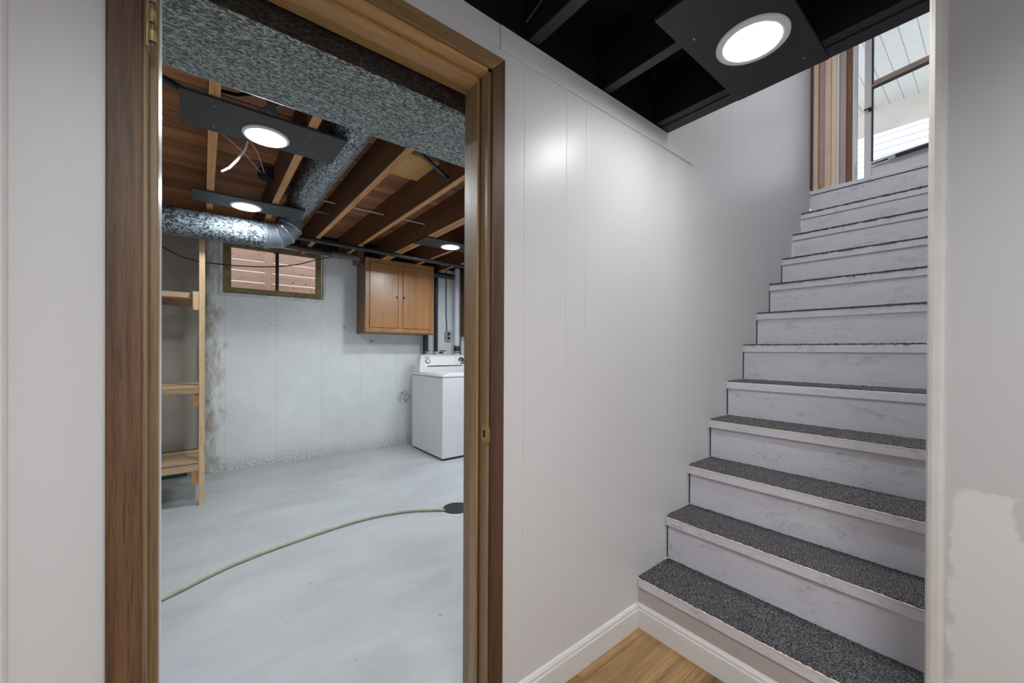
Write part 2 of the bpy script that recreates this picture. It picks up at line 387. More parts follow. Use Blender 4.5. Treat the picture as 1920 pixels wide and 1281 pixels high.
# flush strip along the wall top
bx(.741, .997, 2.1728, 1.975, 1.008, 2.252).build('top_strip', M['wall'], wf, bev=.002)
for a, b in ((1.975, 2.259), (2.259, 2.416), (2.416, 2.617), (2.617, 3.227), (3.227, 3.925)): panel(a, b, 0, 5.0)
panel(1.735, 1.975, 2.254, 5.0)
st('shadow_gap', bx(3.926, .984, 2.545, 3.95, 1.0, 5.0), M['darkgap'], 'dark strip for the shadow gap at the end of the stair wall beside the tan door frame', 'trim')  # dark strip stands for the shadow in the gap at the wall end

# stairwell right wall, hall right wall
wr = B(); wr.box(1.46, -1.7, 0, 1.56, .09, 2.255).box(1.56, -.02, 0, 4.3, .09, 5.0)
wr = st('wall_right', wr, M['wall_patch'], 'white wall at right edge with a paler touched-up paint patch', 'wall')
tr = B().prism([(1.462, .088), (1.462, .121), (1.452, .121), (1.445, .117), (1.441, .110), (1.441, .098), (1.446, .091), (1.452, .088)], 'z', 0, 2.255)
st('trim_1', tr, M['trimline'], 'rounded white corner trim on the wall end right of the stairs', 'trim')
st('wall_left', bx(-.40, -1.7, 0, -.282, 1.0, 2.255), M['wall'], 'white hallway side wall at the far left edge', 'wall')
tl = B().prism([(-.285, 1.0), (-.249, 1.0), (-.247, .994), (-.250, .986), (-.258, .981), (-.266, .978), (-.272, .966), (-.285, .96)], 'z', 0, 2.255)
st('trim_2', tl, M['trimw'], 'slim white corner moulding left of the wooden door casing', 'trim')
st('wall_back', bx(-.40, -1.75, 0, 1.56, -1.65, 2.255), M['wall'], 'white hallway wall behind the viewpoint', 'wall')
# laundry walls
lw = B(); Z0, Z1, XL, XR = 1.772, 2.296, .150, 1.062
lw.box(-1.1, 4.8, 0, XL, 5.0, 2.318).box(XR, 4.8, 0, 3.8, 5.0, 2.318).box(XL, 4.8, 0, XR, 5.0, Z0).box(XL, 4.8, Z1, XR, 5.0, 2.318)
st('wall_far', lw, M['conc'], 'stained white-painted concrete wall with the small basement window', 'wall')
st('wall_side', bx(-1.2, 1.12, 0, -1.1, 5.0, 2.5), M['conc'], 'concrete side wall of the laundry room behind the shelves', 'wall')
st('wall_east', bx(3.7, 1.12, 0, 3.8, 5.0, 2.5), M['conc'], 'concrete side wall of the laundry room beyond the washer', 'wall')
# black rim above the concrete wall
st('wall_rim', bx(-1.1, 4.83, 2.318, 3.8, 4.95, 2.62), M['black'], 'black timber rim above the concrete wall', 'wall')

# ---- ceilings: joists and boards
JX = (-.375, .035, .403, .845, 1.240, 2.062, 2.47, 2.88, 3.29)
ce2 = st('ceiling', bx(-1.2, 1.06, 2.515, 3.8, 4.95, 2.60), M['subfloor'], 'open wooden ceiling of the laundry room with bare joists and boards', 'ceiling')
def joist(x, w=.040, y0=1.06, y1=4.79):
    j = bx(x-w/2, y0, 2.262, x+w/2, y1, 2.495).build('joist', M['joist'], ce2, bev=.002)
    bx(x-w/2+.0006, y0+.001, 2.2597, x+w/2-.0006, y1-.001, 2.2625).build('joist_edge', M['joist_edge'], j, label='pale underside edge')  # underside in a paler wood tone than the joist sides
for x in JX: joist(x)
joist(1.632, .042); joist(1.680, .044)
y = 1.07; k = 0
while y < 4.80:
    w = .137 if k % 3 else .141
    bx(-1.1, y+.0015, 2.494+random.choice((0, .0, .003)), 3.7, min(y+w, 4.82)-.0015, 2.516).build('plank', M['subfloor'], ce2, bev=.0015)
    y += w; k += 1
tag(bx(.868, 2.31, 2.440, 1.218, 2.66, 2.494).build('plywood_patch', M['ply'], bev=.003), 'bright yellow plywood patch nailed up between two ceiling joists', 'board')

ce1 = st('ceiling', bx(-.4, -1.75, 2.50, 1.60, 1.06, 2.60), M['black'], 'black-painted open joist ceiling over the hallway', 'ceiling')
for x in (-.375, .03, .465, .877, 1.270):
    bx(x-.021, -1.65, 2.257, x+.021, 1.055, 2.492).build('joist', M['black'], ce1, bev=.002)
bx(1.628, -1.65, 2.257, 1.672, .9985, 2.50).build('joist', M['black'], ce1, bev=.002)
bx(1.672, -1.65, 2.2525, 1.735, .9985, 2.56).build('header_beam', M['black'], ce1, bev=.002, label='black beam edging the stairwell')
for k in range(19):
    bx(-.4, -1.65+k*.142+.001, 2.488, 1.63, -1.65+(k+1)*.142-.001, 2.502).build('plank', M['black'], ce1, bev=.002)
for a, c in ((-.40, -.354), (-.396, .008), (.052, .443), (.487, .855), (.899, 1.248), (1.292, 1.735)): bx(a, 1.02, 2.257, c, 1.055, 2.50).build('blocking', M['black'], ce1)
# upper storey shell around the stairwell
st('wall_upper', B().box(1.64, -.1, 2.56, 1.735, 1.12, 5.0), M['wall'], 'white stairwell wall above the black beam', 'wall')
st('ceiling', bx(1.64, -.1, 5.0, 4.3, 1.12, 5.1), M['wall'], 'white ceiling over the stairwell', 'ceiling')
st('floor', bx(3.955, .09, 2.40, 4.26, 1.6, 2.525), M['stair'], 'landing floor at the top of the stairs', 'floor')

# ---- baseboards
def bboard(x0, y0, x1, y1, along):
    b = B()
    if along == 'x':   # on wall y=1, projecting to -y
        b.prism([(1.0, 0), (.986, 0), (.986, .078), (.989, .084), (.989, .092), (.994, .100), (1.0, .104)], 'x', x0, x1)
    else:              # on riser x = x0
        b.prism([(x0, 0), (x0-.014, 0), (x0-.014, .078), (x0-.011, .084), (x0-.011, .092), (x0-.006, .100), (x0, .104)], 'y', y0, y1)
    return b
def bb2(b): return b
b = bboard(.752, 0, 1.497, 0, 'x'); st('baseboard_front', b, M['trimw'], 'white moulded baseboard along the wall right of the doorway', 'baseboard')
b = B()
X0 = 1.511
b.bm.free(); b.bm = bmesh.new()
pf = [(X0, 0), (X0-.014, 0), (X0-.014, .078), (X0-.011, .084), (X0-.011, .092), (X0-.006, .100), (X0, .104)]
b.prism(pf, 'y', .122, .999)
st('baseboard_stairs', b, M['trimw'], 'white moulded baseboard across the foot of the stairs', 'baseboard')

# ------------------------------------------------------------------ laundry doorway
d1 = thing('door_1', (.30, 1.05, 0), 'open doorway to the laundry room in brown stained wood casing', 'doorway', kind='structure')
CZ = 2.134
def casing(name, x0, x1, z0, z1, mat, poly=None, **k):
    return bx(x0, .984, z0, x1, 1.001, z1).build(name, mat, d1, bev=.0025, **k)
B().prism([(-.136, 0), (-.088, 0), (-.088, 2.084), (-.136, CZ)], 'y', .984, 1.001).build('casing', M['casing_l'], d1, bev=.0025, label='worn reddish brown side casing')
B().prism([(.697, 0), (.749, 0), (.749, CZ), (.700, 2.085)], 'y', .984, 1.001).build('casing', M['casing_r'], d1, bev=.0025, label='dark walnut side casing')
B().prism([(-.135, CZ), (-.0875, 2.0845), (.7005, 2.0855), (.7485, CZ)], 'y', .984, 1.001).build('casing', M['casing_h'], d1, bev=.0025, label='golden brown head casing')
# jambs (0.12 deep) and stops
bx(-.105, .994, 0, -.083, 1.128, 2.09).build('jamb', M['jamb'], d1, bev=.001)
bx(.688, .994, 0, .704, 1.128, 2.09).build('jamb', M['jamb'], d1, bev=.001)
bx(-.105, .994, 2.0755, .704, 1.128, 2.092).build('jamb_head', M['jamb_h'], d1, bev=.001)
bx(-.0835, 1.031, 0, -.0695, 1.066, 2.075).build('door_stop', M['jamb'], d1, bev=.002)
bx(-.0835, 1.066, 0, -.0700, 1.122, 2.075).build('door_stop', M['trimw'], d1, bev=.001, label='white rear edge of the stop')  # rear part of the left stop coloured white
bx(.677, 1.033, 0, .689, 1.075, 2.075).build('door_stop', M['jamb'], d1, bev=.002)
bx(.6835, 1.029, 0, .689, 1.034, 2.075).build('shadow_bead', M['groove'], d1)
bx(-.0695, 1.033, 2.058, .677, 1.078, 2.076).build('door_stop', M['jamb_h'], d1, bev=.002)
bx(-.0695, 1.078, 2.064, .688, 1.120, 2.076).build('door_stop', M['jamb_h'], d1, bev=.002)
# hinge on the left, its door leaf gone
h = bx(-.0832, .986, 1.776, -.0815, 1.024, 1.880).build('hinge', M['brass'], d1, label='loose brass hinge leaf with open knuckles')
for z0, z1 in ((1.779, 1.799), (1.814, 1.836), (1.851, 1.872)):
    b = B()
    n = 14; C = Vector((-.0745, .977, 0))
    outer = [(C.x+.0062*math.cos(a), C.y+.0062*math.sin(a)) for a in [2*PI*i/n for i in range(n)]]
    b.prism(outer, 'z', z0, z1); b.build('knuckle', M['brass'], h, smooth=True)
    B().cyl((C.x, C.y, z0-.0004), (C.x, C.y, z0+.002), .0042, 12).build('knuckle_bore', M['darkhole'], h)
B().cyl((-.0745, .977, 1.770), (-.0745, .977, 1.86), .0022, 8).build('hinge_pin', M['steel'], h)
# strike plate on the right jamb
s_p = B().box(.6865, .989, .926, .6882, 1.018, .982); sp_ = s_p.build('strike_plate', M['brass'], d1, bev=.0006)
B().prism([(.974, .934), (.990, .926), (.990, .982), (.974, .974)], 'x', .6862, .6876).build('strike_lip', M['brass'], sp_)
bx(.686, .998, .943, .6869, 1.009, .965).build('latch_hole', M['darkhole'], sp_)
for z in (.933, .975): B().cyl((.6858, 1.004, z), (.6868, 1.004, z), .0035, 10).build('screw', M['steel'], sp_)

# ------------------------------------------------------------------ basement window
w1 = thing('window_1', (.606, 4.85, Z0), 'small basement window with olive frame, dirty panes and cedar boards outside', 'window', kind='structure')
f = B()
f.box(XL, 4.815, Z0+.004, XR-.012, 4.86, Z0+.062).box(XL, 4.815, 2.240, XR-.012, 4.86, Z1-.008)
f.box(XL, 4.815, Z0+.062, .219, 4.86, 2.240).box(.996, 4.815, Z0+.062, XR-.012, 4.86, 2.240)
f.build('window_frame', M['olive'], w1, bev=.003)
bx(.604, 4.812, Z0+.062, .632, 4.856, 2.240).build('mullion', M['mull'], w1, bev=.002)
bx(.219, 4.838, Z0+.062, .604, 4.841, 2.240).build('pane', M['dirty'], w1); bx(.632, 4.838, Z0+.062, .996, 4.841, 2.240).build('pane', M['dirty'], w1)
f = B(); f.box(XL-.028, 4.785, Z0-.03, XR+.028, 4.802, Z0).box(XL-.028, 4.785, Z0, XL, 4.802, Z1+.01).box(XR, 4.785, Z0, XR+.028, 4.802, Z1+.01)
f.build('surround', plain('pale_surround', rgb(206, 210, 214), .6, var=.15), w1, bev=.002, label='pale painted steel surround')
# cedar boards of the window well, bright gaps between
ww = thing('board_screen', (.7, 5.55, 1.55), 'peach cedar boards with bright gaps seen through the basement window', 'screen')
for i in range(10):
    z = 1.50+i*.128
    bx(-.6, 5.55, z, 2.6, 5.575, z+.120).build('plank', M['deck'], ww, bev=.002)
bx(.58, 5.515, 1.4, .66, 5.55, 3.0).build('batten', M['deck'], ww)
B().prism([(1.30, 1.6), (1.38, 1.6), (1.62, 2.8), (1.52, 2.8)], 'y', 5.50, 5.55).build('brace', M['deck'], ww, label='slanting brace')
st('floor', bx(-1, 5.0, 1.3, 2.9, 6.4, 1.45), M['deck'], 'bottom of the window well outside the basement', 'ground')

# ------------------------------------------------------------------ STAIRS
sc = thing('staircase', (2.7, .55, 0), 'white painted stairs with worn grey carpet strips climbing to the back door', 'stairs')
NX = [1.502, 1.730, 1.937, 2.165, 2.386, 2.610, 2.820, 3.040, 3.272, 3.495, 3.703, 3.935]
NZ = [.214, .423, .629, .837, 1.036, 1.249, 1.456, 1.667, 1.874, 2.090, 2.295, 2.538]
over = [.009, .020, .022, .020, .010, .008, .006, .005, .005, .005, .005, .006]
YA, YB = .112, .9945
for i in range(12):
    x, z = NX[i], NZ[i]; zb = NZ[i-1] if i else 0; rx = x+over[i]
    th = .040
    bx(rx, YA, zb+(.001 if i else 0), rx+.018, YB, z-th+.001).build('riser', M['stair_patch'] if i == 2 else M['stair_low'] if i == 0 else M['stair'], sc, bev=.001)
    if i < 11:
        bx(x, YA, z-th, NX[i+1]+over[i+1]+.004, YB, z).build('tread', M['stair'], sc, bev=.0025)
        if 0 < i < 9: bx(rx-.0006, YB-.001, NZ[i-1]+.008, rx+.010, .9996, z-th).build('joint_shade', M['darkgap'], sc, label='dark strip painted as shade in the joint beside the riser')  # dark strip fills the gap to stand for its shadow
        bx(x+.004, YB-.001, z-th, NX[i+1], .9996, z-.002).build('tread_end', M['stair'], sc)
        # frayed cream chip line along the nosing edge
        if i < 4:
            b = B(); n = 60; A = []
            for k in range(n+1):
                yy = YA+(YB-YA)*k/n; d = .0028+.0022*random.random()*(1 if random.random() < .5 else .3)
                A.append((yy, d))
            vs = [[b.bm.verts.new((x-.0012, yy, z-d)), b.bm.verts.new((x-.0012, yy, z+.0008)), b.bm.verts.new((x+.006, yy, z+.0008))] for yy, d in A]
            for p, q in zip(vs, vs[1:]):
                for j in range(2): b.bm.faces.new((p[j], p[j+1], q[j+1], q[j]))
            b.build('nosing_edge', M['cream'], sc, label='chipped cream paint edge')
        # carpet strip
        b = B(); x0, x1 = x+(.004 if i < 6 else -.001), NX[i+1]+over[i+1]-.001
        nx, ny = 16, 110
        if i > 5: nx, ny = 6, 90
        g = []
        for a in range(nx+1):
            row = []
            for k in range(ny+1):
                yy = YA+.004+(YB-YA-.005)*k/ny; xx = x0+(x1-x0)*a/nx
                if a == 0: xx += random.uniform(-.003, .003)
                zz = z+.007+random.uniform(-.0013, .0016)
                if a == 0: zz += -.003 if i < 6 else .002
                if i == 5 and a == 0: zz += random.uniform(-.001, .006); xx += random.uniform(-.004, .001)
                row.append(b.bm.verts.new((xx, yy, zz)))
            g.append(row)
        for a in range(nx):
            for k in range(ny): b.bm.faces.new((g[a][k], g[a+1][k], g[a+1][k+1], g[a][k+1]))
        lo = [b.bm.verts.new((v.co.x-.001, v.co.y, z+.0005)) for v in g[0]]
        for k in range(ny): b.bm.faces.new((lo[k], g[0][k], g[0][k+1], lo[k+1]))
        lo2 = [b.bm.verts.new((g[a][0].co.x, YA+.004, z+.0005)) for a in range(nx+1)]
        for a in range(nx): b.bm.faces.new((g[a][0], lo2[a], lo2[a+1], g[a+1][0]))
        lo3 = [b.bm.verts.new((g[a][ny].co.x, YB-.001, z+.0005)) for a in range(nx+1)]
        for a in range(nx): b.bm.faces.new((g[a+1][ny], lo3[a+1], lo3[a], g[a][ny]))
        cp = b.build('carpet_strip', M['carpet'], sc)
        if i in (5, 6, 7):      # loose fibres at the cut edge
            b = B()
            for _ in range(70 if i == 5 else 26):
                yy = random.uniform(YA+.02, YB-.02); L_ = random.uniform(.006, .022)
                p = [(x+.002, yy, z+.004), (x-.004, yy+random.uniform(-.01, .01), z+.003+random.uniform(-.004, .007)), (x-.005, yy+random.uniform(-L_, L_), z+random.uniform(-.012, .010))]
                b.tube(p, .0007, 3)
            b.build('carpet_fibres', M['carpet'], cp, kind='stuff')
    else:
        bx(x, .112, z-.032, 4.00, .996, z).build('threshold', M['stair'], sc, bev=.003)
# two loose yarns at the second tread
b = B(); b.tube([(1.735, .985, .435), (1.745, .97, .452), (1.752, .93, .447), (1.750, .885, .437), (1.748, .86, .431)], .0011, 5)
b.build('loose_yarn', M['carpet'], sc)

# ------------------------------------------------------------------ top doorway and storm door
d2 = thing('door_2', (4.05, .87, 2.538), 'tan painted back door frame with many stepped mouldings atop the stairs', 'doorway', kind='structure')
for nm, y0, y1, xf, mt in (('casing', .956, .993, 3.960, 'peach'), ('jamb', .913, .956, 4.012, 'mauve'), ('door_stop', .874, .913, 3.972, 'peach'), ('moulding', .842, .873, 3.984, 'peach2'),
                           ('weatherstrip', .829, .8415, 3.992, 'trimw'), ('jamb', .792, .8285, 4.03, 'mauve'), ('bare_edge', .759, .7915, 4.06, 'rawwood'), ('edge_strip', .7475, .7588, 4.07, 'trimw')):
    bx(xf, y0, 2.530, 4.20, y1, 4.75).build(nm, M[mt], d2, bev=.0015)
bx(4.006, .926, 2.556, 4.012, .953, 2.606).build('hinge', M['brass'], d2, label='small brass hinge leaf')
st('wall_outer', B().box(4.02, .993, 2.3, 4.2, 1.6, 5.0).box(4.02, -.6, 2.3, 4.2, -.07, 5.0).box(4.02, -.07, 4.75, 4.2, .993, 5.0),
   M['siding'], 'outer house wall around the back door', 'wall')

sdx, sdy, sdz = 4.19, -.065, 2.545
sd = thing('storm_door', (sdx, sdy, sdz), 'white glazed storm door standing ajar at the stair top', 'door')
def sb(nm, x0, x1, z0, z1, t0, t1, mt, par=None, bev=.002, **k):    # local: u along width from hinge, t thickness, built then rotated
    bb = B().box(x0, t0, z0, x1, t1, z1)
    for v in bb.bm.verts: v.co += Vector((sdx, sdy, sdz))
    return bb.build(nm, M[mt], par or sd, bev=bev, **k)
Wd = .805
sb('stile', Wd-.048, Wd, 0, 2.02, -.016, .016, 'stormw'); sb('stile', 0, .048, 0, 2.02, -.016, .016, 'stormw')
sb('sash_frame', Wd-.060, Wd-.048, .235, 2.0, .012, .020, 'dark', bev=0, label='dark glazing seal')
sb('top_rail', .048, Wd-.048, 1.95, 2.02, -.016, .016, 'stormw')
sb('middle_rail', .048, Wd-.05, .865, .892, -.014, .018, 'bronze')
sb('middle_rail', .048, Wd-.05, .847, .863, -.014, .022, 'bronze', label='lower half of the bronze meeting rail')
sb('glazing_seal', .048, Wd-.05, .838, .846, -.012, .020, 'dark', bev=0)
sb('bottom_rail', .048, Wd-.048, .218, .240, -.014, .016, 'stormw'); sb('bottom_rail', .048, Wd-.048, .188, .208, -.016, .016, 'stormw')
sb('glazing_seal', .048, Wd-.05, .2095, .2165, -.012, .012, 'dark', bev=0)
sb('kick_panel', .048, Wd-.048, 0, .187, -.010, .010, 'stormw')
sb('glass_pane', .05, Wd-.05, .245, .838, -.002, .002, 'glass', bev=0); sb('glass_pane', .05, Wd-.05, .895, 1.95, -.002, .002, 'glass', bev=0)
lt = sb('latch_handle', Wd-.055, Wd-.030, .655, .672, .016, .030, 'dark')
sb('latch_lever', Wd-.052, Wd-.004, .668, .680, .030, .040, 'dark', lt)
bb = B(); O = Vector((sdx, sdy, sdz))
bb.cyl(O+Vector((.33, .035, .215)), O+Vector((.60, .035, .212)), .014, 14); cl = bb.build('door_closer', M['dark'], sd, smooth=True, label='black pneumatic closer tube')
B().cyl(O+Vector((.60, .035, .212)), O+Vector((.645, .035, .211)), .011, 12).build('closer_cap', M['chrome'], cl, smooth=True)
B().cyl(O+Vector((.645, .035, .211)), O+Vector((.73, .030, .208)), .0045, 8).build('closer_rod', M['dark'], cl)
B().cyl(O+Vector((Wd-.62, .03, 1.16)), O+Vector((Wd-.62, .06, 1.16)), .022, 16).build('door_knob', M['mauve'], sd, smooth=True)
sd.rotation_euler = (0, 0, PI/2-math.radians(10.3))

# ------------------------------------------------------------------ outside: porch soffit, beam, siding
ps = thing('porch_soffit', (5.9, .9, 4.75), 'white ribbed porch ceiling seen through the storm door', 'ceiling', kind='structure')
for i in range(16):
    y0 = -.55+i*.145+.120
    bx(4.21, y0+.004, 4.752, 7.68, y0+.141, 4.762).build('slat', M['soffitw'], ps, bev=.002)
bx(4.21, -.6, 4.762, 7.68, 2.2, 4.78).build('backing', M['soffitw'], ps)
st('trim_4', bx(7.66, -.8, 4.415, 7.75, 2.6, 4.762), M['beam'], 'beige porch beam beyond the storm door', 'beam')
sdg = thing('neighbour_wall', (8.7, 1.0, 2.4), 'sunlit white lap siding beyond the porch beam', 'wall', kind='structure')
for i in range(24):
    z = 2.4+i*.105
    B().prism([(8.60, z), (8.60, z+.006), (8.625, z+.105), (8.66, z+.105), (8.66, z)], 'y', -1.0, 4.0).build('lap_board', M['siding'], sdg)
st('floor', bx(4.2, -3, 2.2, 14, 6, 2.42), M['ground'], 'pale paved porch ground outside the back door', 'ground')

# ------------------------------------------------------------------ DUCTS
du = thing('trunk_duct', (1.2, 1.28, 2.0), 'large mottled galvanised duct running just inside the doorway', 'duct')
bx(-1.09, 1.132, 2.0, 3.69, 1.456, 2.18).build('duct_body', M['duct'], du, bev=.012)
bx(-1.09, 1.128, 2.011, 3.69, 1.133, 2.178).build('duct_side', M['ductdark'], du, label='darker near side of the duct')  # near side in a darker galvanised tone than the duct body
for x in (-.62, 1.35): bx(x, 1.122, 1.995, x+.02, 1.461, 2.186).build('duct_seam', M['duct'], du, bev=.004)
bx(-1.0, 1.20, 2.18, 3.6, 1.42, 2.258).build('hanger_board', M['black'], du, label='black packing between duct and joists')

rd = thing('branch_duct', (.545, 2.4, 2.24), 'speckled round duct running back between two ceiling joists', 'duct')
B().cyl((.600, 1.47, 2.362), (.600, 3.46, 2.362), .099, 32).build('duct_pipe', M['duct3'], rd, smooth=True)

hd = thing('wall_duct', (-.2, 3.6, 2.0), 'shiny round duct running left under the joists above the window', 'duct')
B().cyl((-1.0, 3.74, 2.1428), (.388, 3.74, 2.1428), .104, 36).build('duct_pipe', M['duct2'], hd, smooth=True)
B().cyl((.385, 3.74, 2.1428), (.405, 3.74, 2.1428), .108, 36).build('duct_band', M['elbow'], hd, smooth=True)
# gored elbow from -x up to +z, then neck to the branch duct
b = B(); cx, cz, R_, r_ = .405, 2.262, .150, .101
ex = thing('duct_elbow', (.48, 3.74, 2.0), 'crimped sheet metal duct elbow turning up beside the basement window', 'duct')
def ringv(bm, c, ax, r, n=28):
    q = ax.to_track_quat('Z', 'Y'); 
    return [bm.verts.new(c + q @ Vector((r*math.cos(2*PI*k/n), r*math.sin(2*PI*k/n), 0))) for k in range(n)]
def gore(c0, a0, c1, a1, r, nm='gore'):
    """cylinder segment cut obliquely between plane (c0,a0) and (c1,a1)"""
    g = B(); d = (c1-c0).normalized(); side = Vector((0, 1, 0)); up = d.cross(side); n = 28; A, C = [], []
    for k in range(n):
        off = r*(math.cos(2*PI*k/n)*side+math.sin(2*PI*k/n)*up)
        for lst, c, a in ((A, c0, a0), (C, c1, a1)):
            p = c0+off; t = (c-p).dot(a)/d.dot(a); lst.append(g.bm.verts.new(p+d*t))
    g.bm.faces.new(A[::-1]); g.bm.faces.new(C)
    for k in range(n): g.bm.faces.new((A[k], A[(k+1) % n], C[(k+1) % n], C[k]))
    return g.build(nm, M['elbow'], ex, smooth=True)
def bead(c, a, r):
    g = B(); q = a.to_track_quat('Z', 'Y'); n = 36
    g.tube([c+q @ Vector((r*math.cos(2*PI*k/n), r*math.sin(2*PI*k/n), 0)) for k in range(n+1)], .0045, 6)
    g.build('elbow_bead', M['chrome'], ex, smooth=True)
pc = Vector((.418, 3.74, 2.1428)); cen = Vector((.418, 3.74, 2.1428+.155))
st_ = []
for k in range(5):
    a = PI/2*k/4
    st_.append((cen+.155*Vector((math.sin(a), 0, -math.cos(a))), Vector((math.cos(a), 0, math.sin(a)))))
gore(Vector((.398, 3.74, 2.1428)), Vector((1, 0, 0)), st_[0][0]+Vector((.01, 0, 0)), Vector((1, 0, 0)), .103)
for (c0, a0), (c1, a1) in zip(st_, st_[1:]): gore(c0, a0, c1, a1, .100)
for c, a in st_[1:-1]: bead(c, a, .103)
tp = st_[-1][0]
B().cyl(tp+Vector((0, 0, -.01)), tp+Vector((0, 0, .035)), .096, 28).build('collar', M['elbow'], ex, smooth=True)
for dz in (.006, .022): bead(tp+Vector((0, 0, dz)), Vector((0, 0, 1)), .097)
# neck leaning toward the branch duct
b = B(); b.tube([tp+Vector((0, 0, .03)), tp+Vector((-.002, -.03, .065)), Vector((.595, 3.60, 2.358)), Vector((.599, 3.475, 2.36))], [.085, .08, .085, .092], 24)
b.build('neck', M['elbow'], ex, smooth=True)

# ------------------------------------------------------------------ mounting boards and downlights
def downlight(x, y, z, r, lens, label, grp):
    t = thing('downlight', (x, y, z), label, 'ceiling light', grp)
    B().ring((x, y), r*.785, r, z-.004, z+.004, 56, .003).build('trim_ring', M['ring'], t, smooth=True)
    b = B(); b.cyl((x, y, z-.0045), (x, y, z+.004), r*.79, 56); b.build('lens', M[lens], t)
    B().cyl((x, y, z+.020), (x, y, z+.045), r*.8, 32).build('housing', M['steel'], t, smooth=True)
    return t
def mboard(x0, y0, x1, y1, z, mat, label, screws):
    t = thing('mounting_board', ((x0+x1)/2, (y0+y1)/2, z), label, 'board', 'dark boards that carry the ceiling lights')
    bx(x0, y0, z, x1, y1, z+.012).build('board', M[mat], t, bev=.0015)
    for a, c in screws: B().cyl((a, c, z-.0015), (a, c, z+.002), .004, 8).build('screw', M['steel'], t)
    return t
ZB = 2.2460
mboard(-.078, 2.030, .560, 2.335, ZB, 'boardgrey', 'charcoal board nearest the doorway in the laundry ceiling', ((.035, 2.09), (.035, 2.28), (.403, 2.09), (.403, 2.28)))
downlight(.238, 2.225, ZB-.004, .098, 'lens_l', 'round white ceiling light on the nearest charcoal board in the laundry', 'laundry downlights')
mboard(-.060, 3.255, .600, 3.510, ZB, 'boardgrey', 'charcoal board above the round wall duct', ((.035, 3.30), (.403, 3.30), (.035, 3.46)))
downlight(.242, 3.405, ZB-.004, .098, 'lens_l', 'round white ceiling light above the round wall duct', 'laundry downlights')
mboard(1.60, 3.290, 2.24, 3.570, ZB, 'blackboard', 'dark board near the cabinets at the back of the laundry', ((1.66, 3.34), (2.06, 3.34)))
downlight(1.935, 3.440, ZB-.004, .098, 'lens_l', 'round white ceiling light near the wooden cabinets', 'laundry downlights')
mboard(1.106, .386, 1.728, .684, 2.2460, 'blackboard', 'black board under the hallway joists beside the stairwell', ((1.27, .44), (1.27, .64), (1.65, .44)))
downlight(1.425, .523, 2.2420, .106, 'lens_h', 'large round white ceiling light in the black hallway ceiling', 'hallway downlight')

# ------------------------------------------------------------------ pipes and cables
def bend(pts, r, n=12): return B().tube(pts, r, n)
dp = thing('drain_pipe', (1.6, 3.95, 2.17), 'long black drain pipe slung under the joists across the back of the laundry', 'pipe')
bend([(.62, 3.93, 2.218), (.95, 3.93, 2.212), (1.3, 3.93, 2.205), (1.62, 3.93, 2.196), (2.1, 3.93, 2.19), (3.6, 3.93, 2.18)], .021).build('pipe_run', M['pipe'], dp, smooth=True)
for x in (1.075, 2.10): B().cyl((x-.02, 3.93, 2.21 if x < 1.5 else 2.19), (x+.02, 3.93, 2.209 if x < 1.5 else 2.19), .027, 16).build('coupling', M['pipe'], dp, smooth=True)
b = B().cyl((1.235, 3.93, 2.2), (1.235, 3.93, 2.26), .004, 6); b.build('hanger', M['steel'], dp)
p2 = thing('waste_pipe', (1.9, 4.3, 2.15), 'second black pipe further back just above the cabinet', 'pipe')
bend([(.55, 4.34, 2.232), (1.06, 4.34, 2.205), (1.3, 4.34, 2.200)], .028).build('pipe_run', M['pipe'], p2, smooth=True)
bend([(1.04, 4.34, 2.206), (1.32, 4.34, 2.200)], .031).build('pipe_sleeve', M['pipeg'], p2, smooth=True)

tag(bend([(2.285, 4.71, 1.19), (2.285, 4.71, 2.30)], .034).build('supply_pipe', M['pipe'], smooth=True), 'black vertical pipe showing below the left cabinet, leftmost behind the washer', 'pipe')
tag(bend([(2.442, 4.72, 1.19), (2.442, 4.72, 2.30)], .026).build('supply_pipe', M['pipe'], smooth=True), 'black vertical pipe right beside the left cabinet', 'pipe')
sp1 = thing('stand_pipe', (2.750, 4.70, 1.0), 'thick white vertical pipe with a black rubber coupling behind the washer', 'pipe')
bend([(2.750, 4.70, 1.1), (2.750, 4.70, 2.33)], .040, 20).build('pipe_run', M['pvc'], sp1, smooth=True)
bend([(2.752, 4.70, 1.175), (2.752, 4.70, 1.275)], .0455, 20).build('coupling', M['dark'], sp1, smooth=True, label='black rubber coupling')
for z in (1.19, 1.265): B().cyl((2.752, 4.70, z-.005), (2.752, 4.70, z+.005), .047, 20).build('hose_clamp', M['chrome'], sp1, smooth=True)
bend([(2.835, 4.75, 1.1), (2.835, 4.75, 2.33)], .012, 8).build('side_pipe', M['pipeg'], sp1, smooth=True)
ob = thing('outlet_box', (2.645, 4.77, 1.35), 'grey metal outlet box on a thin conduit behind the washer', 'outlet')
bx(2.612, 4.755, 1.335, 2.690, 4.799, 1.470).build('box', M['steel'], ob, bev=.004)
bx(2.618, 4.751, 1.342, 2.684, 4.756, 1.464).build('cover_plate', M['steel'], ob, bev=.002)
for z in (1.375, 1.430): B().cyl((2.650, 4.748, z), (2.650, 4.752, z), .019, 16).build('socket', M['darkhole'], ob)
bend([(2.640, 4.785, 1.47), (2.640, 4.785, 1.52), (2.632, 4.79, 1.7), (2.630, 4.79, 2.32)], .008).build('conduit', M['pipeg'], ob, smooth=True)
tag(bend([(2.31, 4.64, 2.205), (2.66, 4.64, 2.20)], .036).build('cross_pipe', M['pipe'], smooth=True), 'short horizontal black pipe between the two cabinets near the ceiling', 'pipe')
